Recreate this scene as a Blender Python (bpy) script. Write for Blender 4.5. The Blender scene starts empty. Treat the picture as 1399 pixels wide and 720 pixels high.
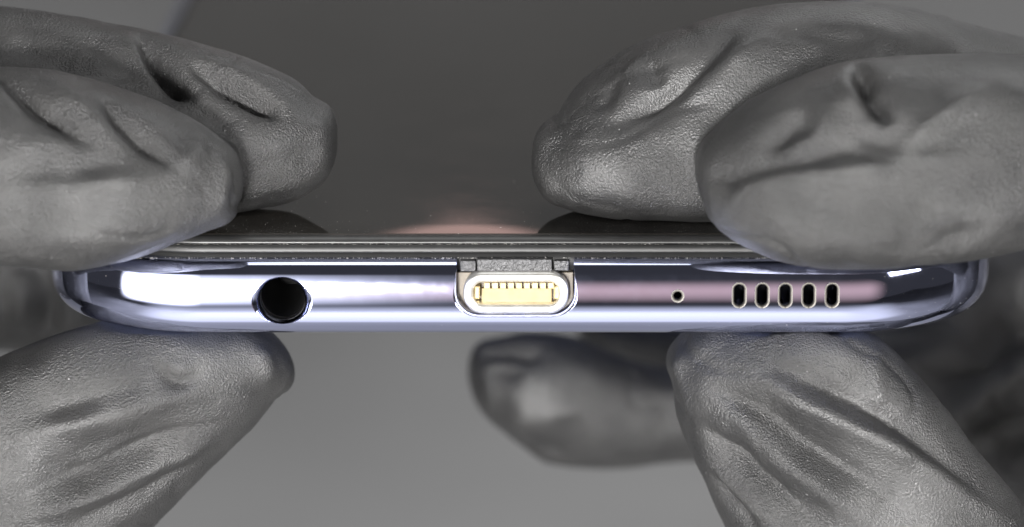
import bpy, bmesh, math, random
import numpy as np
from mathutils import Vector
from mathutils.bvhtree import BVHTree
random.seed(7); rng = np.random.default_rng(7)
S = bpy.context.scene
COL = S.collection

# ------------------------------------------------------------------ camera (lengths in mm, scene in metres)
THETA = math.radians(13.0); DIST = 300.0; FPX = 5310.0
PW, PH = 1399.0, 720.0
P0 = np.array([0.0, 0.0, -1.63])
FWD = np.array([0, math.cos(THETA), -math.sin(THETA)])
UP = np.array([0, math.sin(THETA), math.cos(THETA)])
RIGHT = np.array([1.0, 0, 0])
CAM = P0 - DIST * FWD
cam_d = bpy.data.cameras.new('camera'); cam = bpy.data.objects.new('camera', cam_d); COL.objects.link(cam)
cam.location = CAM * 0.001
cam.rotation_euler = (math.pi / 2 - THETA, 0, 0)
cam_d.sensor_width = 36; cam_d.lens = 36 * FPX / PW
cam_d.clip_start = 0.01; cam_d.clip_end = 20
cam_d.dof.use_dof = True; cam_d.dof.focus_distance = 0.3045
cam_d.dof.aperture_fstop = cam_d.lens / 6.0
S.camera = cam

def ray(px, py):
    return FWD + RIGHT * (px - PW / 2) / FPX - UP * (py - PH / 2) / FPX
def at(px, py, Y):
    """point (mm) whose picture position is px, py at depth Y"""
    d = ray(px, py); t = (Y - CAM[1]) / d[1]
    return CAM + d * t

# ------------------------------------------------------------------ world and lamps
W = bpy.data.worlds.new('World'); S.world = W; W.use_nodes = True
bg = W.node_tree.nodes['Background']
bg.inputs[0].default_value = (1.0, 0.98, 0.97, 1); bg.inputs[1].default_value = 0.045

def lamp(name, loc, target, sx, sy, L, color=(1, 1, 1), shape='RECTANGLE', spread=180, fade=None):
    d = bpy.data.lights.new(name, 'AREA'); d.shape = shape
    d.size = sx * .001; d.size_y = sy * .001
    area = sx * sy * 1e-6 * (1 if shape == 'RECTANGLE' else math.pi / 4)
    d.energy = L * math.pi * area; d.color = color; d.spread = math.radians(spread)
    if fade:                                        # diffuser cloth: brightness falls off towards the edges of the box
        d.use_nodes = True; nt = d.node_tree; em = nt.nodes['Emission']
        g = nt.nodes.new('ShaderNodeNewGeometry'); sp = nt.nodes.new('ShaderNodeSeparateXYZ'); nt.links.new(g.outputs['Parametric'], sp.inputs[0])
        last = None
        for ax, w in zip((0, 1), fade):
            for flip in (0, 1):
                mr = nt.nodes.new('ShaderNodeMapRange'); mr.interpolation_type = 'SMOOTHSTEP'
                mr.inputs['From Min'].default_value = 1.0 if flip else 0.0
                mr.inputs['From Max'].default_value = 1.0 - w if flip else w
                nt.links.new(sp.outputs[ax], mr.inputs['Value'])
                if last is None: last = mr.outputs[0]
                else:
                    m = nt.nodes.new('ShaderNodeMath'); m.operation = 'MULTIPLY'
                    nt.links.new(last, m.inputs[0]); nt.links.new(mr.outputs[0], m.inputs[1]); last = m.outputs[0]
        nt.links.new(last, em.inputs['Strength'])
    o = bpy.data.objects.new(name, d); COL.objects.link(o)
    o.location = Vector(loc) * .001
    o.rotation_euler = (Vector(target) - Vector(loc)).to_track_quat('-Z', 'Y').to_euler()
    return o
lamp('softbox_left', (-345, -360, -20), (-290, 0, -8), 710, 300, 8.0, (1, .985, .97), fade=(.24, .42))
lamp('key_spot', (-52, -345, -6), (5, 10, -6), 52, 52, 520.0, (1, .985, .97), fade=(.25, .25))
lamp('softbox_right', (430, -300, 205), (10, 0, 0), 260, 300, 12.0, (1, .99, .98), fade=(.08, .08))
lamp('overhead_softbox', (0, 190, 640), (0, 150, 0), 560, 620, 2.2, fade=(.3, .3))
lamp('added_rosy_band', (110, -420, -30), (20, 0, -4), 470, 190, 0.72, (1, .66, .58), 'ELLIPSE', fade=(.3, .5))  # invented light, added so the chrome front mirrors a pink band
lamp('added_low_fill', (0, -88, -92), (0, 0, -4), 330, 130, 0.62, (1, 1, 1), fade=(.25, .22))  # added light for the bright band along the frame's lower edge
lamp('background_lamp', (220, 620, 330), (40, 760, -200), 360, 360, 5.0, (1, 1, 1))
lamp('added_rosy_disc', (-10, 520, 155), (0, 3, 0), 36, 80, 1.1, (1, .62, .56), 'ELLIPSE')  # made-up unseen pink glow, placed only for its reflection in the screen

S.view_settings.view_transform = 'Standard'; S.view_settings.look = 'None'
S.view_settings.gamma = 1; S.view_settings.exposure = 0.0; S.view_settings.use_curve_mapping = False
S.render.engine = 'CYCLES'
S.cycles.use_denoising = True
S.cycles.max_bounces = 10

# ------------------------------------------------------------------ materials
def mat(name):
    m = bpy.data.materials.new(name); m.use_nodes = True
    return m, m.node_tree, m.node_tree.nodes['Principled BSDF']
def setp(b, **k):
    for n, v in k.items():
        n = n.replace('_', ' ')
        b.inputs[n].default_value = (*v, 1) if isinstance(v, tuple) and len(v) == 3 else v
def node(nt, t, **k):
    n = nt.nodes.new(t)
    for a, v in k.items():
        if a in n.inputs: n.inputs[a].default_value = v
        else: setattr(n, a, v)
    return n
def ramp(nt, a, b, ca=(0, 0, 0, 1), cb=(1, 1, 1, 1)):
    r = nt.nodes.new('ShaderNodeValToRGB')
    r.color_ramp.elements[0].position = a; r.color_ramp.elements[1].position = b
    r.color_ramp.elements[0].color = ca; r.color_ramp.elements[1].color = cb
    return r

def glove_material():
    m, nt, b = mat('black_nitrile')
    L = nt.links.new
    tc = node(nt, 'ShaderNodeTexCoord')
    # broad dusty mottling of the rubber
    n1 = node(nt, 'ShaderNodeTexNoise', Scale=260.0, Detail=5.0, Roughness=.6); L(tc.outputs['Object'], n1.inputs['Vector'])
    r1 = ramp(nt, .3, .72, (.019, .019, .0195, 1), (.042, .0415, .041, 1)); L(n1.outputs['Fac'], r1.inputs[0])
    # dust specks
    v = node(nt, 'ShaderNodeTexVoronoi', Scale=1300.0); L(tc.outputs['Object'], v.inputs['Vector'])
    rv = ramp(nt, .02, .10, (1, 1, 1, 1), (0, 0, 0, 1)); L(v.outputs['Distance'], rv.inputs[0])
    sep = node(nt, 'ShaderNodeSeparateColor'); L(v.outputs['Color'], sep.inputs[0])
    gt = node(nt, 'ShaderNodeMath', operation='GREATER_THAN'); gt.inputs[1].default_value = .80; L(sep.outputs[0], gt.inputs[0])
    mu0 = node(nt, 'ShaderNodeMath', operation='MULTIPLY'); L(rv.outputs[0], mu0.inputs[0]); L(gt.outputs[0], mu0.inputs[1])
    mu = node(nt, 'ShaderNodeMath', operation='MULTIPLY'); L(mu0.outputs[0], mu.inputs[0]); L(sep.outputs[1], mu.inputs[1])
    mx = node(nt, 'ShaderNodeMix', data_type='RGBA'); L(mu.outputs[0], mx.inputs['Factor']); L(r1.outputs[0], mx.inputs[6]); mx.inputs[7].default_value = (.55, .55, .55, 1)
    L(mx.outputs[2], b.inputs['Base Color'])
    # roughness
    rr = ramp(nt, .3, .7, (.32,) * 3 + (1,), (.44,) * 3 + (1,)); L(n1.outputs['Fac'], rr.inputs[0]); L(rr.outputs[0], b.inputs['Roughness'])
    # grain: fine wrinkled skin of the rubber
    mp = node(nt, 'ShaderNodeMapping'); mp.inputs['Scale'].default_value = (1, 1, 1); L(tc.outputs['Object'], mp.inputs[0])
    g = node(nt, 'ShaderNodeTexNoise', Scale=7200.0, Detail=3.0, Roughness=.6, Distortion=.2); L(mp.outputs[0], g.inputs['Vector'])
    g2 = node(nt, 'ShaderNodeTexVoronoi', Scale=5600.0, feature='SMOOTH_F1'); L(tc.outputs['Object'], g2.inputs['Vector'])
    ad = node(nt, 'ShaderNodeMath', operation='MULTIPLY_ADD'); L(g2.outputs['Distance'], ad.inputs[0]); ad.inputs[1].default_value = .5; L(g.outputs['Fac'], ad.inputs[2])
    n3 = node(nt, 'ShaderNodeTexNoise', Scale=90.0, Detail=2.0); L(tc.outputs['Object'], n3.inputs['Vector'])
    rs = ramp(nt, .35, .65, (.45,) * 3 + (1,), (1,) * 3 + (1,)); L(n3.outputs['Fac'], rs.inputs[0])
    bp = node(nt, 'ShaderNodeBump', Strength=.8, Distance=.00021); L(ad.outputs[0], bp.inputs['Height']); L(rs.outputs[0], bp.inputs['Strength'])
    # thin creases of the stretched film, in patches
    mw = node(nt, 'ShaderNodeMapping'); mw.inputs['Rotation'].default_value = (.3, .5, .6); mw.inputs['Scale'].default_value = (.45, 1, 1); L(tc.outputs['Object'], mw.inputs[0])
    w = node(nt, 'ShaderNodeTexNoise', Scale=520.0, Detail=2.0, Roughness=.5, Distortion=.6); L(mw.outputs[0], w.inputs['Vector'])
    ws = node(nt, 'ShaderNodeMath', operation='SUBTRACT'); L(w.outputs['Fac'], ws.inputs[0]); ws.inputs[1].default_value = .5
    wa = node(nt, 'ShaderNodeMath', operation='ABSOLUTE'); L(ws.outputs[0], wa.inputs[0])
    wr = ramp(nt, 0, .06); L(wa.outputs[0], wr.inputs[0])
    wm = node(nt, 'ShaderNodeTexNoise', Scale=130.0, Detail=1.0); L(mw.outputs[0], wm.inputs['Vector'])
    wk = ramp(nt, .48, .68, (0, 0, 0, 1), (.15,) * 3 + (1,)); L(wm.outputs['Fac'], wk.inputs[0])
    bp2 = node(nt, 'ShaderNodeBump', Distance=.00022); L(wr.outputs[0], bp2.inputs['Height']); L(wk.outputs[0], bp2.inputs['Strength'])
    L(bp2.outputs[0], bp.inputs['Normal'])
    L(bp.outputs[0], b.inputs['Normal'])
    setp(b, Specular_IOR_Level=.9)
    return m
GLOVE = glove_material()

def frame_material():
    m, nt, b = mat('lavender_chrome'); L = nt.links.new
    tc = node(nt, 'ShaderNodeTexCoord')
    n = node(nt, 'ShaderNodeTexNoise', Scale=700.0, Detail=6.0, Roughness=.7); L(tc.outputs['Object'], n.inputs['Vector'])
    r = ramp(nt, .4, .8, (.045,) * 3 + (1,), (.075,) * 3 + (1,)); L(n.outputs['Fac'], r.inputs[0]); L(r.outputs[0], b.inputs['Roughness'])
    setp(b, Base_Color=(.62, .665, .93), Metallic=1.0)
    return m
FRAME = frame_material()
def glass_material():
    m, nt, b = mat('black_screen_glass'); L = nt.links.new
    tc = node(nt, 'ShaderNodeTexCoord')
    n = node(nt, 'ShaderNodeTexNoise', Scale=160.0, Detail=6.0, Roughness=.7); L(tc.outputs['Object'], n.inputs['Vector'])
    r = ramp(nt, .4, .8, (.035,) * 3 + (1,), (.08,) * 3 + (1,)); L(n.outputs['Fac'], r.inputs[0]); L(r.outputs[0], b.inputs['Roughness'])
    c = ramp(nt, .35, .8, (.03, .027, .023, 1), (.045, .041, .036, 1)); L(n.outputs['Fac'], c.inputs[0]); L(c.outputs[0], b.inputs['Base Color'])
    setp(b, IOR=1.5)
    return m
GLASS = glass_material()
def simple(name, col, rough, metal=0.0, noise=None, bump=0.0, bscale=2000.0):
    m, nt, b = mat(name); setp(b, Base_Color=col, Roughness=rough, Metallic=metal)
    L = nt.links.new; tc = node(nt, 'ShaderNodeTexCoord')
    n = node(nt, 'ShaderNodeTexNoise', Scale=noise or 900.0, Detail=4.0); L(tc.outputs['Object'], n.inputs['Vector'])
    r = ramp(nt, .3, .75, tuple(c * .8 for c in col) + (1,), tuple(min(1, c * 1.15) for c in col) + (1,)); L(n.outputs['Fac'], r.inputs[0]); L(r.outputs[0], b.inputs['Base Color'])
    if bump:
        g = node(nt, 'ShaderNodeTexNoise', Scale=bscale, Detail=3.0); L(tc.outputs['Object'], g.inputs['Vector'])
        bp = node(nt, 'ShaderNodeBump', Strength=1.0, Distance=bump); L(g.outputs['Fac'], bp.inputs['Height']); L(bp.outputs[0], b.inputs['Normal'])
    return m
LIP = simple('grey_black_bezel', (.018, .018, .018), .45)
RIM = simple('grey_glass_rim', (.026, .026, .026), .34)
GASKET = simple('dark_gasket', (.012, .012, .012), .6)
BACK = simple('back_cover', (.25, .3, .55), .12)
SHELL = simple('port_shell_metal', (.93, .90, .84), .42, 1.0)
GOLD = simple('gold_contact', (.42, .33, .17), .45, .6)
TONGUE = simple('cream_tongue', (.36, .285, .15), .55)
BLACKP = simple('black_hole', (.004, .004, .004), .7)
BRACKET = simple('speckled_bracket', (.085, .085, .088), .4, .5, 3500.0, .00012, 5200.0)
DUST = simple('pale_dust', (.6, .58, .55), .8)
BACKDROP = simple('grey_backdrop', (.27, .27, .272), .75, 0, 6.0)

# ------------------------------------------------------------------ mesh helpers (mm in, metres out)
def make(name, verts, faces, material, parent=None, smooth=True, label=None):
    me = bpy.data.meshes.new(name)
    me.from_pydata([tuple(float(c) * .001 for c in v) for v in verts], [], [tuple(f) for f in faces]); me.update()
    o = bpy.data.objects.new(name, me); COL.objects.link(o)
    me.materials.append(material)
    me.polygons.foreach_set('use_smooth', [smooth] * len(me.polygons))
    if parent: o.parent = parent
    if label: o['label'] = label
    return o
def fix_normals(o):
    bm = bmesh.new(); bm.from_mesh(o.data); bmesh.ops.recalc_face_normals(bm, faces=bm.faces); bm.to_mesh(o.data); bm.free()
def loft(rings, cap=True):
    """rings: list of (n,3) arrays -> verts, faces of a closed skin"""
    n = len(rings[0]); V = [tuple(p) for r in rings for p in r]; F = []
    for i in range(len(rings) - 1):
        for j in range(n):
            k = (j + 1) % n
            F.append((i * n + j, i * n + k, (i + 1) * n + k, (i + 1) * n + j))
    if cap:
        F.append(tuple(range(n - 1, -1, -1))); F.append(tuple((len(rings) - 1) * n + j for j in range(n)))
    return V, F

# ------------------------------------------------------------------ backdrop: table sheet sweeping up behind
def backdrop():
    prof = [(-900, -200), (-300, -200), (0, -200), (300, -200), (1000, -200)]
    R = 300
    for k in range(1, 13):
        a = k / 12 * math.pi / 2
        prof.append((1000 + R * math.sin(a), -200 + R * (1 - math.cos(a))))
    prof += [(1300, 350), (1300, 800)]
    V = []; F = []
    for (y, z) in prof: V += [(-1500, y, z), (1500, y, z)]
    for i in range(len(prof) - 1): F.append((2 * i, 2 * i + 1, 2 * i + 3, 2 * i + 2))
    o = make('backdrop', V, F, BACKDROP); o['kind'] = 'structure'
backdrop()

# ------------------------------------------------------------------ smartphone
CX = 0.66; HALF = 37.7; LEN = 158.0; RC = 13.0
phone = bpy.data.objects.new('smartphone', None); COL.objects.link(phone)
phone.location = (0, 0, 0)
phone['label'] = 'smartphone with lavender chrome frame held end-on, charging port facing the camera'
phone['category'] = 'phone'

def rr_path(step=0.45, rc=RC, nc=36):
    """outermost rounded-rectangle path: points and outward normals, counter-clockwise from front left"""
    pts = []; nor = []
    def line(a, b, n):
        m = max(2, int(round(np.hypot(*(np.array(b) - a)) / step)))
        for k in range(m):
            pts.append(np.array(a) + (np.array(b) - a) * k / m); nor.append(n)
    def arc(c, a0):
        for k in range(nc):
            a = a0 + (math.pi / 2) * k / nc
            n = np.array([math.cos(a), math.sin(a)]); pts.append(np.array(c) + rc * n); nor.append(n)
    x0, x1, y0, y1 = CX - HALF, CX + HALF, 0.0, LEN
    line(np.array([x0 + rc, y0]), (x1 - rc, y0), np.array([0, -1.])); arc((x1 - rc, y0 + rc), -math.pi / 2)
    step = 4.0
    line(np.array([x1, y0 + rc]), (x1, y1 - rc), np.array([1., 0])); arc((x1 - rc, y1 - rc), 0)
    line(np.array([x1 - rc, y1]), (x0 + rc, y1), np.array([0, 1.])); arc((x0 + rc, y1 - rc), math.pi / 2)
    line(np.array([x0, y1 - rc]), (x0, y0 + rc), np.array([-1., 0])); arc((x0 + rc, y0 + rc), math.pi)
    return np.array(pts), np.array(nor)
PTS, NOR = rr_path()
def ring_at(d, z):
    q = PTS - NOR * d
    return np.column_stack([q, np.full(len(q), z)])

# outer profile of the frame: inset d as a function of z (superellipse bulge)
ZT, ZB = -1.62, -7.72
def prof_pts():
    # tilt of the surface (degrees, + looks up) by height; integrated into the inset
    kz = [-7.72, -7.5, -7.0, -6.3, -5.4, -4.65, -3.6, -2.6, -2.2, -1.92, -1.62]
    kp = [-86, -70, -45, -25, -7, 1, 6, 13, 28, 45, 82]
    z = np.concatenate([np.linspace(ZT, -2.6, 60), np.linspace(-2.6, -6.0, 50)[1:], np.linspace(-6.0, ZB, 70)[1:]])
    t = np.tan(np.radians(np.interp(z, kz, kp)))
    d = np.concatenate([[0], np.cumsum((t[1:] + t[:-1]) / 2 * np.diff(z))])
    d -= d.min()
    # thin out where it bends little
    keep = [0]; ang = np.interp(z, kz, kp)
    for i in range(1, len(z) - 1):
        if abs(ang[i] - ang[keep[-1]]) > 2.2 or abs(z[i] - z[keep[-1]]) > .3: keep.append(i)
    keep.append(len(z) - 1)
    return [(float(d[i]), float(z[i])) for i in keep]
PROF = prof_pts()
PZ = np.array([p[1] for p in PROF])[::-1]; PD = np.array([p[0] for p in PROF])[::-1]
def prof_normal(z):
    """(outward, up) normal of the profile at height z"""
    i = np.clip(np.searchsorted(PZ, z), 1, len(PZ) - 1)
    def seg(j):
        j = np.clip(j, 1, len(PZ) - 1)
        t = np.stack([-(PD[j] - PD[j - 1]), PZ[j] - PZ[j - 1]], -1); t /= np.linalg.norm(t, axis=-1, keepdims=True)
        return np.stack([t[..., 1], -t[..., 0]], -1)
    f = np.clip((z - PZ[i - 1]) / np.maximum(PZ[i] - PZ[i - 1], 1e-6), 0, 1)[..., None]
    n0 = seg(i - 1) + seg(i); n1 = seg(i) + seg(i + 1)
    n = n0 / np.linalg.norm(n0, axis=-1, keepdims=True) * (1 - f) + n1 / np.linalg.norm(n1, axis=-1, keepdims=True) * f
    return n / np.linalg.norm(n, axis=-1, keepdims=True)

def mm_object(name, V, F):
    me = bpy.data.meshes.new(name); me.from_pydata([tuple(map(float, v)) for v in V], [], F); me.update()
    bm = bmesh.new(); bm.from_mesh(me); bmesh.ops.recalc_face_normals(bm, faces=bm.faces); bm.to_mesh(me); bm.free()
    o = bpy.data.objects.new(name, me); COL.objects.link(o); return o

def stadium(cx, cz, w, h, n=10, r=None):
    r = r or min(w, h) / 2; P = []; N = []
    for (sx, sz, a0) in ((1, 1, 0), (-1, 1, 90), (-1, -1, 180), (1, -1, 270)):
        for k in range(n + 1):
            a = math.radians(a0 + 90 * k / n); d = (math.cos(a), math.sin(a))
            P.append((cx + sx * (w / 2 - r) + r * d[0], cz + sz * (h / 2 - r) + r * d[1])); N.append(d)
    return np.array(P), np.array(N)
def outline_rings(P, N, levels):
    rs = []
    for (y, off) in levels:
        q = P + N * off; rs.append(np.column_stack([q[:, 0], np.full(len(q), y), q[:, 1]]))
    return rs
def flare(y0, y1, big, n=8, deep=7.0):
    """cutter levels: outside -> rounded mouth -> straight bore"""
    lv = [(-1.5, big)]
    for k in range(n + 1):
        a = math.pi / 2 * k / n
        lv.append((y0 + (y1 - y0) * (1 - math.cos(a)), big * (1 - math.sin(a))))
    lv.append((deep, 0)); return lv
def zc(py, Y=0.0): return at(700, py, Y)[2]
def xc(px, Y=0.0): return at(px, 400, Y)[0]

JACK = (xc(385), zc(413)); JR = 1.78
PORT = (xc(704), zc(401)); NOTCH_W = 9.1
def u_outline():
    x0, x1 = PORT[0] - NOTCH_W / 2, PORT[0] + NOTCH_W / 2; zt, zb, r = 1.5, zc(432), 1.85
    P = [(x1, zt), (x0, zt)]; N = [(1, 0), (-1, 0)]
    for k in range(6): P.append((x0, zt + (zb + r - zt) * (k + 1) / 7)); N.append((-1, 0))
    for k in range(13):
        a = math.pi + math.pi / 2 * k / 12; P.append((x0 + r + r * math.cos(a), zb + r + r * math.sin(a))); N.append((math.cos(a), math.sin(a)))
    for k in range(13):
        a = 1.5 * math.pi + math.pi / 2 * k / 12; P.append((x1 - r + r * math.cos(a), zb + r + r * math.sin(a))); N.append((math.cos(a), math.sin(a)))
    for k in range(6): P.append((x1, zb + r + (zt - zb - r) * (k + 1) / 7)); N.append((1, 0))
    return np.array(P), np.array(N)

def build_frame():
    rings = [ring_at(d, z) for d, z in PROF] + [ring_at(5.5, ZB), ring_at(5.5, ZT)]
    n = len(PTS); V = [tuple(p) for r in rings for p in r]; F = []
    m = len(rings)
    for i in range(m):
        i2 = (i + 1) % m
        for j in range(n):
            k = (j + 1) % n
            F.append((i * n + j, i * n + k, i2 * n + k, i2 * n + j))
    o = mm_object('frame', V, F)
    CV, CF = [], []
    def add(V_, F_):
        b = len(CV); CV.extend(V_); CF.extend([tuple(i + b for i in f) for f in F_])
    th = np.linspace(0, 2 * math.pi, 128, endpoint=False)
    N = np.column_stack([np.cos(th), np.sin(th)])
    add(*loft(outline_rings(np.array(JACK) + N * JR, N, flare(-.05, .7, .9, 14))))
    P, N = u_outline(); add(*loft(outline_rings(P, N, flare(-.02, .55, .42))))
    th = np.linspace(0, 2 * math.pi, 32, endpoint=False); N = np.column_stack([np.cos(th), np.sin(th)])
    add(*loft(outline_rings(np.array((xc(926), zc(404.5))) + N * .33, N, flare(-.02, .22, .14))))
    for px in (1010, 1041.5, 1073, 1105, 1137):
        P, N = stadium(xc(px), zc(403.5), .82, 1.72); add(*loft(outline_rings(P, N, flare(-.02, .22, .12))))
    c = mm_object('cut', CV, CF)
    md = o.modifiers.new('b', 'BOOLEAN'); md.operation = 'DIFFERENCE'; md.object = c; md.solver = 'EXACT'
    dg = bpy.context.evaluated_depsgraph_get(); dg.update()
    me = bpy.data.meshes.new_from_object(o.evaluated_get(dg)); me.name = 'frame'
    bpy.data.objects.remove(c); o.modifiers.clear(); o.data = me
    # analytic normals on the outer skin so reflections stay clean round the openings
    nv = len(me.vertices); co = np.empty(nv * 3); me.vertices.foreach_get('co', co); co = co.reshape(-1, 3)
    cl = np.column_stack([np.clip(co[:, 0], CX - HALF + RC, CX + HALF - RC), np.clip(co[:, 1], RC, LEN - RC)])
    dv = co[:, :2] - cl; r = np.linalg.norm(dv, axis=1); out = dv / np.maximum(r, 1e-6)[:, None]
    pn = prof_normal(co[:, 2]); an = np.column_stack([out * pn[:, :1], pn[:, 1]])
    dist = np.abs((RC - r) - np.interp(co[:, 2], PZ, PD))
    me.polygons.foreach_set('use_smooth', [True] * len(me.polygons))
    on = dist < .012
    normals = np.zeros((len(me.loops), 3))
    lv = np.empty(len(me.loops), int); me.loops.foreach_get('vertex_index', lv)
    for p in me.polygons:
        ls = range(p.loop_start, p.loop_start + p.loop_total); vi = lv[p.loop_start:p.loop_start + p.loop_total]
        if on[vi].all() and np.dot(an[vi].mean(0), np.array(p.normal)) > .97:
            normals[p.loop_start:p.loop_start + p.loop_total] = an[vi]
        elif abs(p.normal[2]) > .98 or p.area > 3: p.use_smooth = False
    me.vertices.foreach_set('co', (co * .001).ravel())
    me.normals_split_custom_set([tuple(x) for x in normals])
    me.materials.clear(); me.materials.append(FRAME)
    o.parent = phone
    return o
build_frame()

def plate(name, prof, material, close=True):
    """solid rounded-rect plate from profile (inset, z) top centre -> edge -> bottom"""
    rings = [ring_at(d, z) for d, z in prof]
    V, F = loft(rings); o = make(name, V, F, material, phone); fix_normals(o); return o
# glass with a rounded edge
gp = [(7.0, 0.0), (3.4, 0.0), (3.26, -.004), (3.2, -.02), (3.2, -.56), (6, -.56)]
glass = plate('screen_glass', gp, GLASS)
rp = [(3.19, -.03)] + [(3.15 - .95 * math.sin(math.pi / 2 * k / 10), -.03 - .47 * (1 - math.cos(math.pi / 2 * k / 10))) for k in range(11)] + [(2.22, -.56), (3.19, -.56)]
rim_o = plate('glass_edge', rp, RIM)
lip = plate('bezel', [(5.5, -.60), (2.45, -.60), (2.18, -.64), (2.05, -.72), (1.98, -.9), (1.93, -1.1), (1.95, -1.24), (2.2, -1.28), (5.4, -1.28)], LIP)
gask = plate('gasket', [(5.4, -1.30), (2.1, -1.30), (2.1, -2.6), (5.3, -2.6)], GASKET)
back = plate('back_cover', [(5.45, -6.9), (5.45, -7.74), (3.05, -7.74), (3.2, -7.86), (6, -8.0), (14, -8.05)], BACK)

# ---- headphone jack, microphone, loudspeaker: dark bores behind the openings
def tube_part(name, P, N, y0, y1, wall, material, parent):
    """open-fronted cup: outer skin, inner skin, closed back"""
    lv = [(y1, 0), (y0, 0), (y0, -wall), (y1 - .3, -wall)]
    V, F = loft(outline_rings(P, N, lv)); o = make(name, V, F, material, parent, smooth=False); fix_normals(o); return o
def circ(c, r, n=48):
    th = np.linspace(0, 2 * math.pi, n, endpoint=False); N = np.column_stack([np.cos(th), np.sin(th)])
    return np.array(c) + N * r, N
jack = tube_part('headphone_jack', *circ(JACK, JR + .35), 1.6, 14.0, .36, BLACKP, phone)
rim = make('jack_ring', *loft(outline_rings(*circ(JACK, JR + .30), [(2.6, 0), (1.9, 0), (1.7, -.1), (1.7, -.3), (2.6, -.32)]), cap=False), simple('jack_metal', (.5, .48, .5), .3, 1.0), jack)
mic = tube_part('microphone_hole', *circ((xc(926), zc(404.5)), .5, 24), 1.2, 5.0, .12, BLACKP, phone)
spk = bpy.data.objects.new('speaker_grille', None); COL.objects.link(spk); spk.parent = phone
for px in (1010, 1041.5, 1073, 1105, 1137):
    P, N = stadium(xc(px), zc(403.5), 1.1, 2.0); sl = tube_part('speaker_slot', P, N, .9, 5.0, .12, BLACKP, spk)

RIMM = simple('worn_rim', (.16, .15, .135), .4, .3)
def rim_part(P, N, big, parent):
    lv = [(-.03, big + .05)] + [(y - .012, o - .012) for (y, o) in flare(-.02, .22, big)[1:-1]] + [(.5, -.012), (.5, .3), (.2, .3)]
    o = make('rim', *loft(outline_rings(P, N, lv), cap=False), RIMM, parent); return o
for sl, px in zip([c for c in spk.children], (1010, 1041.5, 1073, 1105, 1137)):
    rim_part(*stadium(xc(px), zc(403.5), .82, 1.72), .12, sl)
rim_part(*circ((xc(926), zc(404.5)), .33, 24), .14, mic)

# ---- charging port
port = bpy.data.objects.new('charging_port', None); COL.objects.link(port); port.parent = phone
YP = .45                                                   # front plane of the shell
pc = (xc(705, YP), zc(401.5, YP))
P, N = stadium(pc[0], pc[1], 8.15, 3.3, 14, 1.5)
lv = [(6.0, 0), (YP + .3, 0)]
for k in range(1, 9):
    a = math.pi * k / 8; lv.append((YP + .3 - .3 * math.sin(a), -.39 * (1 - math.cos(a))))
lv += [(5.2, -.78), (5.4, -1.2)]
sh = make('port_shell', *loft(outline_rings(P, N, lv), cap=False), SHELL, port)
bw = tube_part('port_bore', *stadium(pc[0], pc[1], 6.75, 2.0, 10, .85), 1.0, 5.0, .06, simple('port_inner_metal', (.35, .29, .18), .4, 1.0), port)
def boxm(name, x0, x1, y0, y1, z0, z1, material, parent, bev=0.05, segs=2):
    bm = bmesh.new()
    vs = [bm.verts.new((x, y, z)) for x in (x0, x1) for y in (y0, y1) for z in (z0, z1)]
    for f in ((0, 1, 3, 2), (4, 6, 7, 5), (0, 4, 5, 1), (2, 3, 7, 6), (0, 2, 6, 4), (1, 5, 7, 3)): bm.faces.new([vs[i] for i in f])
    bmesh.ops.recalc_face_normals(bm, faces=bm.faces)
    if bev: bmesh.ops.bevel(bm, geom=list(bm.edges), offset=bev, segments=segs, affect='EDGES', profile=.5)
    bmesh.ops.scale(bm, vec=(.001,) * 3, verts=bm.verts)
    me = bpy.data.meshes.new(name); bm.to_mesh(me); bm.free(); me.materials.append(material)
    me.polygons.foreach_set('use_smooth', [False] * len(me.polygons))
    o = bpy.data.objects.new(name, me); COL.objects.link(o); o.parent = parent; return o
def xz(px, py, Y): q = at(px, py, Y); return q[0], q[2]
def pbox(name, px0, px1, py0, py1, Y0, Y1, material, parent, bev=.05):
    a = xz(px0, py1, Y0); b = xz(px1, py0, Y0)
    return boxm(name, a[0], b[0], Y0, Y1, a[1], b[1], material, parent, bev)
tongue = pbox('tongue', 658, 754, 394, 424, 1.3, 4.6, TONGUE, port, .06)
for k in range(9):
    x = 661.5 + k * 10.9
    pbox('contact', x, x + 8.0, 386.5, 394.5, 1.25, 4.2, GOLD, port, .03)
for (x0, x1) in ((648, 656), (756.5, 765)):
    pbox('latch', x0, x1, 391, 409, .8, 4.4, GOLD, port, .1)
    pbox('latch_foot', x0 + 1, x1 - 1, 411, 417, .9, 4.0, GOLD, port, .06)
cent = pbox('bracket', 652, 754, 354.5, 371, 1.2, 2.3, BRACKET, phone, .06)
pbox('bracket_tab', 629, 650, 356.5, 371, 1.5, 2.3, BRACKET, phone, .06)
pbox('bracket_tab', 757, 777, 356.5, 370, 1.5, 2.3, BRACKET, phone, .06)
pbox('bracket_foot', 662, 688, 428.5, 432.5, .6, 2.3, BRACKET, phone, .04)
pbox('bracket_foot', 716, 752, 428.5, 432.5, .6, 2.3, BRACKET, phone, .04)
pbox('port_housing', 624.5, 783, 372, 430.5, 1.9, 4.5, simple('housing', (.16, .135, .10), .5), phone, .05)

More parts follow.
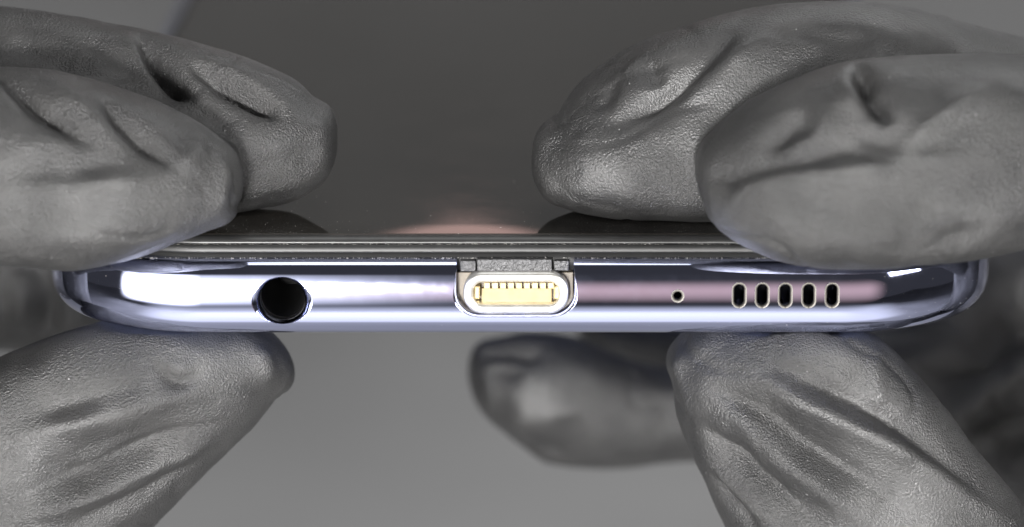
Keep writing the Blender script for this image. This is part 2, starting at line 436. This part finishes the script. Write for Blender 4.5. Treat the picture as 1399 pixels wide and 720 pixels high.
# ---- dust along the glass edge, on the screen and on the frame
def dust():
    bm = bmesh.new()
    def speck(p, s):
        v = [bm.verts.new(np.array(p) + s * rng.normal(0, 1, 3) * (1, 1, .6)) for _ in range(4)]
        for f in ((0, 1, 2), (0, 3, 1), (1, 3, 2), (0, 2, 3)): bm.faces.new([v[i] for i in f])
    for _ in range(900): speck((CX + rng.uniform(-28, 28), 2.17 + rng.normal(0, .02), -.58 + rng.normal(0, .02)), abs(rng.normal(.012, .012)) + .006)
    for _ in range(900): speck((CX + rng.uniform(-30, 28), 1.78 + rng.normal(0, .05), -1.6 + rng.normal(0, .015)), abs(rng.normal(.012, .014)) + .006)
    for _ in range(900): speck((CX + rng.uniform(-28, 28), 3.2 + rng.exponential(7), .004), abs(rng.normal(.008, .01)) + .004)
    for _ in range(350):
        z = rng.uniform(-7.2, -1.9); sgn = rng.choice([-1, 1], p=[.35, .65]); a = rng.uniform(0.05, 1.2)
        if sgn > 0 and rng.random() < .4: z = rng.uniform(-7.3, -6.0); a = -rng.exponential(.5)
        d = np.interp(z, PZ, PD); ccx = CX + sgn * (HALF - RC)
        if a < 0: p = (ccx + a * 12, d, z)
        else: p = (ccx + sgn * (RC - d) * math.sin(a), RC - (RC - d) * math.cos(a), z)
        speck(p, abs(rng.normal(.008, .01)) + .004)
    bmesh.ops.scale(bm, vec=(.001,) * 3, verts=bm.verts)
    me = bpy.data.meshes.new('dust'); bm.to_mesh(me); bm.free(); me.materials.append(DUST)
    o = bpy.data.objects.new('dust', me); COL.objects.link(o); o.parent = phone; o['kind'] = 'stuff'
dust()

# ------------------------------------------------------------------ gloved hands
def catmull(A, n):
    A = np.array(A, float); m = len(A); out = []
    for i in range(m - 1):
        p0, p1, p2, p3 = A[max(i - 1, 0)], A[i], A[i + 1], A[min(i + 2, m - 1)]
        for k in range(n):
            t = k / n
            out.append(.5 * (2 * p1 + (p2 - p0) * t + (2 * p0 - 5 * p1 + 4 * p2 - p3) * t * t + (3 * p1 - p0 - 3 * p2 + p3) * t ** 3))
    out.append(A[-1]); return np.array(out)

def finger(pairs, tip, skew=0.0, expo=2.25, nring=56):
    """pairs: (ax, ay, bx, by, Y, rd): two opposite edge points of the finger in the picture, its depth and its
    half thickness; ordered root -> tip; the tip (px, py, Y) closes in a rounded end"""
    C, H, R = [], [], []
    for (ax, ay, bx, by, Y, rd) in pairs:
        a, b = at(ax, ay, Y), at(bx, by, Y)
        C.append((a + b) / 2); H.append((b - a) / 2); R.append([rd])
    M = catmull(np.hstack([C, H, R]), 9)
    secs = [(m[:3], m[3:6], m[6]) for m in M]
    tp = at(*tip); c, h, r = secs[-1]
    for k in range(1, 10):
        a = math.pi / 2 * k / 9.15
        secs.append((c + (tp - c) * math.sin(a), h * math.cos(a), r * math.cos(a)))
    c, h, r = secs[0]; back = c - (secs[3][0] - c) * 2.0
    secs.insert(0, (c + (c - secs[4][0]) * .8, h * .6, r * .6))
    rings = []
    th = np.linspace(0, 2 * math.pi, nring, endpoint=False)
    ct, st = np.cos(th), np.sin(th); e = 2 / expo
    ux, uy = np.sign(ct) * np.abs(ct) ** e, np.sign(st) * np.abs(st) ** e
    for c, h, r in secs:
        rings.append(c + np.outer(ux, h) + np.outer(uy - skew * ux, FWD * r))
    return loft(rings)

def vnoise(p, freq, seed):
    """smooth value noise, p (n,3) in mm"""
    r = np.random.default_rng(seed); T = r.uniform(-1, 1, (32, 32, 32))
    q = p * freq + 100; i = np.floor(q).astype(int); f = q - i; f = f * f * (3 - 2 * f); out = 0
    for dx in (0, 1):
        for dy in (0, 1):
            for dz in (0, 1):
                w = (f[:, 0] if dx else 1 - f[:, 0]) * (f[:, 1] if dy else 1 - f[:, 1]) * (f[:, 2] if dz else 1 - f[:, 2])
                out = out + w * T[(i[:, 0] + dx) % 32, (i[:, 1] + dy) % 32, (i[:, 2] + dz) % 32]
    return out

def build_hand(name, lofts, folds, label, voxel=.36, seed=3):
    V, F = [], []
    for v, f in lofts:
        b = len(V); V.extend(v); F.extend([tuple(i + b for i in q) for q in f])
    o = mm_object(name, V, F)
    md = o.modifiers.new('r', 'REMESH'); md.mode = 'VOXEL'; md.voxel_size = voxel; md.adaptivity = 0
    dg = bpy.context.evaluated_depsgraph_get(); dg.update()
    me = bpy.data.meshes.new_from_object(o.evaluated_get(dg)); me.name = name
    o.modifiers.clear(); o.data = me
    nv = len(me.vertices); co = np.empty(nv * 3); me.vertices.foreach_get('co', co); co = co.reshape(-1, 3)
    ne = len(me.edges); ed = np.empty(ne * 2, int); me.edges.foreach_get('vertices', ed); ed = ed.reshape(-1, 2)
    deg = np.bincount(ed.ravel(), minlength=nv).astype(float)
    def smooth(x, it, lam=.5):
        for _ in range(it):
            s = np.zeros_like(x)
            for c in range(x.shape[1]):
                s[:, c] = np.bincount(ed[:, 0], x[ed[:, 1], c], nv) + np.bincount(ed[:, 1], x[ed[:, 0], c], nv)
            x = x * (1 - lam) + lam * s / deg[:, None]
        return x
    def put(x): me.vertices.foreach_set('co', x.ravel()); me.update()
    def vnormals():
        n = np.empty(nv * 3); me.vertices.foreach_get('normal', n); return n.reshape(-1, 3)
    co = smooth(co, 14); put(co)
    polys = [tuple(p.vertices) for p in me.polygons]
    bvh = BVHTree.FromPolygons([tuple(c) for c in co], polys)
    nr = vnormals(); nr = smooth(nr, 6); nr /= np.linalg.norm(nr, axis=1, keepdims=True)
    disp = np.zeros(nv)
    for (line, amp, wid) in folds:
        L2 = catmull(line, 6); P3 = []
        for (px, py) in L2:
            d = ray(px, py); d = d / np.linalg.norm(d)
            h = bvh.ray_cast(Vector(CAM), Vector(d))
            if h[0] is not None: P3.append(np.array(h[0]))
        if len(P3) < 2: continue
        P3 = np.array(P3); m = len(P3)
        lo, hi = P3.min(0) - 3.5 * wid, P3.max(0) + 3.5 * wid
        idx = np.nonzero(((co > lo) & (co < hi)).all(1) & (nr @ FWD < .45))[0]
        if not len(idx): continue
        q = co[idx]; best = np.full(len(idx), 1e9); par = np.zeros(len(idx))
        for i in range(m - 1):
            a, b = P3[i], P3[i + 1]; ab = b - a; l2 = max(ab @ ab, 1e-9)
            if l2 > 100: continue
            t = np.clip((q - a) @ ab / l2, 0, 1); dd = np.linalg.norm(q - a - t[:, None] * ab, axis=1)
            k = dd < best; best[k] = dd[k]; par[k] = (i + t[k]) / (m - 1)
        length = np.linalg.norm(np.diff(P3, axis=0), axis=1).sum()
        if wid > .22 * length: taper = np.ones(len(idx))
        else:
            taper = np.clip(np.minimum(par, 1 - par) * 2.6, 0, 1); taper = taper * taper * (3 - 2 * taper)
        w = wid * (.7 + .3 * taper)
        wob = 1 + .35 * vnoise(q, .45, 11)
        disp[idx] += 1.6 * amp * taper * wob * np.exp(-(best / w) ** (1.35 if amp < 0 else 1.6))
    front = np.clip(.9 - nr @ FWD, 0, 1)
    disp += .22 * vnoise(co, .13, seed) + .10 * vnoise(co, .34, seed + 1) + .035 * vnoise(co, .9, seed + 2)
    wq = co + 1.6 * np.column_stack([vnoise(co, .12, seed + 5), vnoise(co, .12, seed + 6), vnoise(co, .12, seed + 7)])
    for fq, am, sd in ((.17, .26, 8), (.30, .15, 9)):                # random thin creases of crumpled rubber
        cr = np.clip((1 - np.abs(vnoise(wq, fq, seed + sd)) - .90) / .10, 0, 1)
        disp -= am * cr * np.clip(vnoise(co, .09, seed + sd + 4) * 2 + .1, 0, 1)
    co = co + nr * disp[:, None]
    co = smooth(co, 1, .4)
    # the rubber flattens where it meets the glass and the back of the phone
    inside = (np.abs(co[:, 0] - CX) < HALF - 2.2) & (co[:, 1] > 2.4) & (co[:, 1] < LEN - 3)
    up = inside & (co[:, 2] > -2.5) & (co[:, 2] < .03); co[up, 2] = .03
    dn = inside & (co[:, 2] < -5) & (co[:, 2] > -8.1); co[dn, 2] = -8.1
    put(co * .001)
    me.polygons.foreach_set('use_smooth', [True] * len(me.polygons))
    me.materials.clear(); me.materials.append(GLOVE)
    o['label'] = label; o['category'] = 'hand'; o['group'] = 'gloved hands holding the phone'
    return o

# ---- left hand: two fingers on the glass, thumb under the phone, palm out of the picture
L_back = finger([(-420, 30, -400, 330, 28, 9), (-150, 4, -150, 292, 19, 8), (0, 8, 0, 292, 15, 7.6), (100, 20, 100, 292, 14, 7.4), (200, 40, 200, 292, 13.5, 7.2),
                 (300, 64, 308, 292, 13, 7.0), (350, 82, 358, 285, 13, 6.6), (402, 106, 402, 274, 13, 5.8), (430, 136, 428, 258, 13, 4.6)], (462, 186, 13), .4)
L_front = finger([(-420, 90, -400, 400, 15.5, 9), (-150, 84, -150, 366, 5.5, 8.4), (0, 88, 0, 362, 1.5, 8), (60, 92, 60, 367, 1, 8), (110, 101, 108, 371, 0.7, 8), (170, 119, 160, 361, 0.7, 7.8),
                  (220, 141, 212, 347, 0.9, 7.4), (270, 168, 266, 328, 1.2, 6.6), (302, 192, 302, 313, 1.5, 5.4)], (333, 262, 1.5), .4)
L_thumb = finger([(-380, 640, -150, 1010, 16, 10), (-140, 560, 60, 890, 9, 9), (-40, 508, 134, 806, 8, 8.4), (60, 463, 215, 716, 8, 8), (150, 437, 288, 640, 8.5, 7.8), (240, 428, 342, 584, 9, 7.2),
                  (320, 432, 376, 540, 9.5, 6.0)], (394, 482, 10))
L_palm = finger([(-900, 150, -900, 620, 60, 18), (-600, 120, -600, 700, 50, 22), (-350, 190, -350, 640, 48, 20), (-150, 270, -150, 500, 50, 14), (0, 300, 0, 478, 50, 11), (80, 310, 80, 500, 48, 9)], (170, 420, 46))
L_bridge = finger([(-800, 60, -800, 800, 30, 16), (-600, 40, -600, 900, 24, 16), (-450, 60, -430, 850, 22, 13)], (-330, 420, 26))
left_folds = [
    ([(180, 34), (202, 62), (224, 98), (244, 120), (268, 140)], -1.9, .8),
    ([(168, 40), (190, 75), (212, 108), (232, 130)], .35, .8),
    ([(252, 76), (289, 104), (333, 128), (366, 150), (376, 168)], -1.5, .75),
    ([(262, 66), (300, 90), (345, 115), (385, 145), (395, 170)], .35, .8),
    ([(330, 195), (370, 192), (405, 182), (430, 178)], .35, 1.6),
    ([(345, 225), (395, 218), (440, 205)], -.30, 1.0),
    ([(0, 62), (50, 70), (110, 84)], -.35, 1.4),
    ([(130, 60), (155, 75), (175, 92)], -.25, 1.0),
    ([(-20, 90), (0, 101), (33, 125), (61, 150), (100, 180), (136, 206)], -1.15, .8),
    ([(60, 105), (100, 135), (140, 170), (180, 205)], .30, 1.0),
    ([(130, 122), (160, 155), (180, 175), (211, 203), (240, 232)], -1.05, .9),
    ([(-30, 262), (60, 258), (120, 254), (200, 246), (240, 236)], .40, 1.0),
    ([(-30, 238), (60, 236), (120, 232), (190, 226)], -.16, 1.2),
    ([(245, 236), (262, 215), (285, 200)], .45, 1.0),
    ([(290, 205), (305, 240), (300, 290)], .25, .9),
    ([(30, 330), (110, 318), (200, 300), (270, 280)], .30, 2.6),
    ([(-10, 606), (60, 590), (105, 578), (170, 560), (238, 541), (330, 520)], 0.725, 1.2),
    ([(-10, 575), (80, 556), (150, 535), (200, 520)], -.35, 1.3),
    ([(-10, 696), (60, 668), (132, 641), (190, 617), (238, 598), (325, 568)], -1.0875, 1.1),
    ([(10, 660), (110, 620), (200, 585), (300, 553)], -.25, 1.2),
    ([(-10, 722), (80, 690), (158, 658), (230, 630), (310, 596)], 0.7975, 1.0),
    ([(60, 735), (150, 695), (230, 655), (290, 620)], -.40, .8),
    ([(200, 488), (222, 506), (243, 523), (262, 518), (290, 503)], -.45, .45),
    ([(210, 484), (240, 505), (270, 500)], .2, .6),
    ([(350, 470), (365, 500), (360, 540)], .3, 1.0),
    ([(20, 360), (35, 410), (30, 460)], .9, 1.6), ([(55, 370), (65, 410), (60, 440)], -.8, 1.4),
]
build_hand('gloved_hand', [L_back, L_front, L_thumb, L_palm, L_bridge], left_folds,
           'black rubber gloved hand gripping the phone corner beside the headphone jack', seed=3)

# ---- right hand
R_back = finger([(1900, 120, 1880, 420, 33, 9), (1550, 88, 1530, 320, 21, 8.6), (1399, 44, 1385, 302, 16, 8.4), (1250, 8, 1245, 302, 13, 8.2), (1120, -3, 1120, 303, 11.6, 8.2), (1000, 14, 1008, 304, 11, 8),
                 (900, 46, 918, 305, 11, 7.8), (840, 77, 852, 303, 11, 7.4), (790, 117, 797, 297, 11, 6.6), (757, 160, 762, 284, 11, 5.2)], (726, 222, 11), .45)
R_front = finger([(1900, 120, 1880, 420, 18, 9), (1550, 90, 1550, 332, 4, 8.6), (1399, 72, 1399, 341, 0, 8.4), (1320, 68, 1320, 355, -1.5, 8.2), (1230, 72, 1230, 364, -2, 8.2), (1150, 82, 1150, 368, -2, 8.2),
                  (1085, 104, 1085, 363, -2, 8), (1034, 130, 1040, 350, -2, 7.4), (990, 164, 1000, 331, -2, 6.0), (972, 185, 976, 312, -2, 4.6)], (955, 240, -2), .45)
R_thumb = finger([(1500, 1150, 1900, 900, 16, 10), (1120, 955, 1480, 780, 7, 9.4), (1055, 850, 1388, 676, 6, 8.8), (1010, 765, 1315, 590, 6, 8.4), (975, 695, 1252, 512, 6.5, 8.2), (945, 625, 1190, 452, 7, 8),
                  (924, 562, 1095, 432, 8, 7.4), (921, 520, 1010, 436, 9, 6.0)], (930, 452, 10))
R_under = finger([(1400, 430, 1400, 640, 56, 13), (1200, 440, 1200, 640, 58, 10), (1050, 470, 1050, 640, 58, 9), (930, 500, 930, 630, 56, 8.5), (850, 486, 850, 640, 54, 8.5), (780, 458, 790, 642, 53, 8.5),
                  (720, 452, 730, 628, 52, 8), (680, 464, 690, 592, 52, 6.5)], (640, 512, 52))
R_under2 = finger([(1400, 420, 1400, 600, 70, 12), (1150, 430, 1150, 580, 78, 10), (950, 428, 950, 560, 84, 9), (860, 430, 860, 530, 84, 8)], (785, 448, 84))
R_palm = finger([(2300, 150, 2300, 700, 60, 20), (2000, 120, 2000, 800, 52, 24), (1750, 160, 1750, 900, 52, 24), (1520, 200, 1500, 880, 56, 20), (1380, 280, 1340, 820, 60, 16), (1260, 340, 1230, 760, 64, 12)], (1150, 540, 68))
R_bridge = finger([(2200, 60, 2200, 1000, 30, 16), (2000, 40, 2000, 1100, 24, 16), (1850, 60, 1840, 1100, 22, 13)], (1740, 500, 28))
right_folds = [
    ([(883, 74), (893, 98), (902, 114)], -.5, .6), ([(838, 105), (828, 130), (815, 150)], -.25, .7),
    ([(812, 166), (842, 164), (869, 154), (911, 128), (948, 100), (975, 74), (1000, 48), (1027, 20)], -.9, 1.1),
    ([(905, 150), (940, 124), (980, 96), (1020, 66), (1060, 42)], .45, 1.4),
    ([(830, 120), (860, 95), (895, 75), (940, 52)], .3, 1.4),
    ([(800, 240), (850, 236), (900, 240)], .35, 3.0),
    ([(960, 180), (1000, 150), (1040, 120), (1090, 100)], -.3, 1.2),
    ([(1050, 40), (1120, 45), (1200, 60)], -.2, 1.8),
    ([(1166, 84), (1176, 100), (1183, 118), (1200, 147), (1219, 172)], -1.5, .65),
    ([(1155, 100), (1165, 130), (1180, 160)], .35, .8),
    ([(1225, 214), (1255, 186), (1281, 164), (1328, 132), (1350, 118)], .42, .9),
    ([(1260, 210), (1300, 180), (1345, 150)], -.12, 1.0),
    ([(1058, 222), (1085, 205), (1122, 178), (1125, 140)], .45, .9), ([(1040, 205), (1075, 180), (1095, 150)], -.40, 1.0),
    ([(1140, 205), (1180, 190), (1210, 195)], -.30, 1.1),
    ([(962, 316), (990, 284), (1017, 262), (1055, 250), (1101, 241), (1175, 230), (1281, 217), (1420, 212)], .55, 1.1),
    ([(985, 262), (1017, 240), (1060, 228), (1101, 220), (1175, 210), (1240, 204)], -.22, 1.0),
    ([(958, 240), (985, 244), (1015, 250)], -.3, .6),
    ([(1040, 300), (1100, 290), (1180, 275), (1300, 265)], .25, 3.0),
    ([(1255, 345), (1300, 325), (1360, 310)], -.30, 1.2), ([(1230, 340), (1245, 310), (1260, 290)], -.18, .8),
    ([(1000, 482), (1040, 515), (1088, 546), (1140, 568), (1177, 586), (1249, 630), (1344, 690), (1410, 725)], 0.9425, 1.15),
    ([(1018, 472), (1060, 500), (1104, 522), (1150, 543), (1182, 557), (1221, 580), (1316, 656), (1380, 712)], -0.87, 1.1),
    ([(948, 514), (1000, 545), (1043, 568), (1104, 613), (1193, 664), (1270, 725)], -1.015, 1.15),
    ([(975, 545), (1010, 570), (1065, 624), (1110, 658), (1160, 694), (1210, 730)], 0.725, 1.1),
    ([(945, 570), (980, 605), (1010, 630), (1050, 664), (1100, 702), (1140, 735)], -0.9425, 1.0),
    ([(950, 610), (990, 655), (1040, 700), (1070, 735)], .35, .9),
    ([(965, 645), (1000, 685), (1035, 725)], -.4, .8),
    ([(1198, 490), (1200, 515), (1203, 545)], .2, .8), ([(1120, 490), (1150, 500), (1175, 520)], -.2, .8),
    ([(925, 500), (935, 530), (940, 560)], .3, .9),
    ([(662, 480), (690, 478), (722, 485)], -.6, 1.2), ([(655, 510), (690, 510), (722, 513)], -.4, .8),
    ([(690, 575), (740, 570), (800, 556)], .35, 1.4), ([(720, 540), (770, 530), (800, 520)], .3, 2.5),
    ([(700, 606), (725, 617), (755, 622)], -.5, 1.1), ([(820, 634), (880, 630), (935, 620)], -.4, .9),
    ([(1320, 560), (1360, 530), (1420, 500)], 2.0, 2.0), ([(1310, 500), (1360, 470), (1420, 440)], -2.0, 2.5),
    ([(1330, 620), (1380, 600), (1430, 600)], -2.0, 2.5),
]
build_hand('gloved_hand', [R_back, R_front, R_thumb, R_under, R_under2, R_palm, R_bridge], right_folds,
           'black rubber gloved hand gripping the phone corner beside the five speaker slots', seed=33)
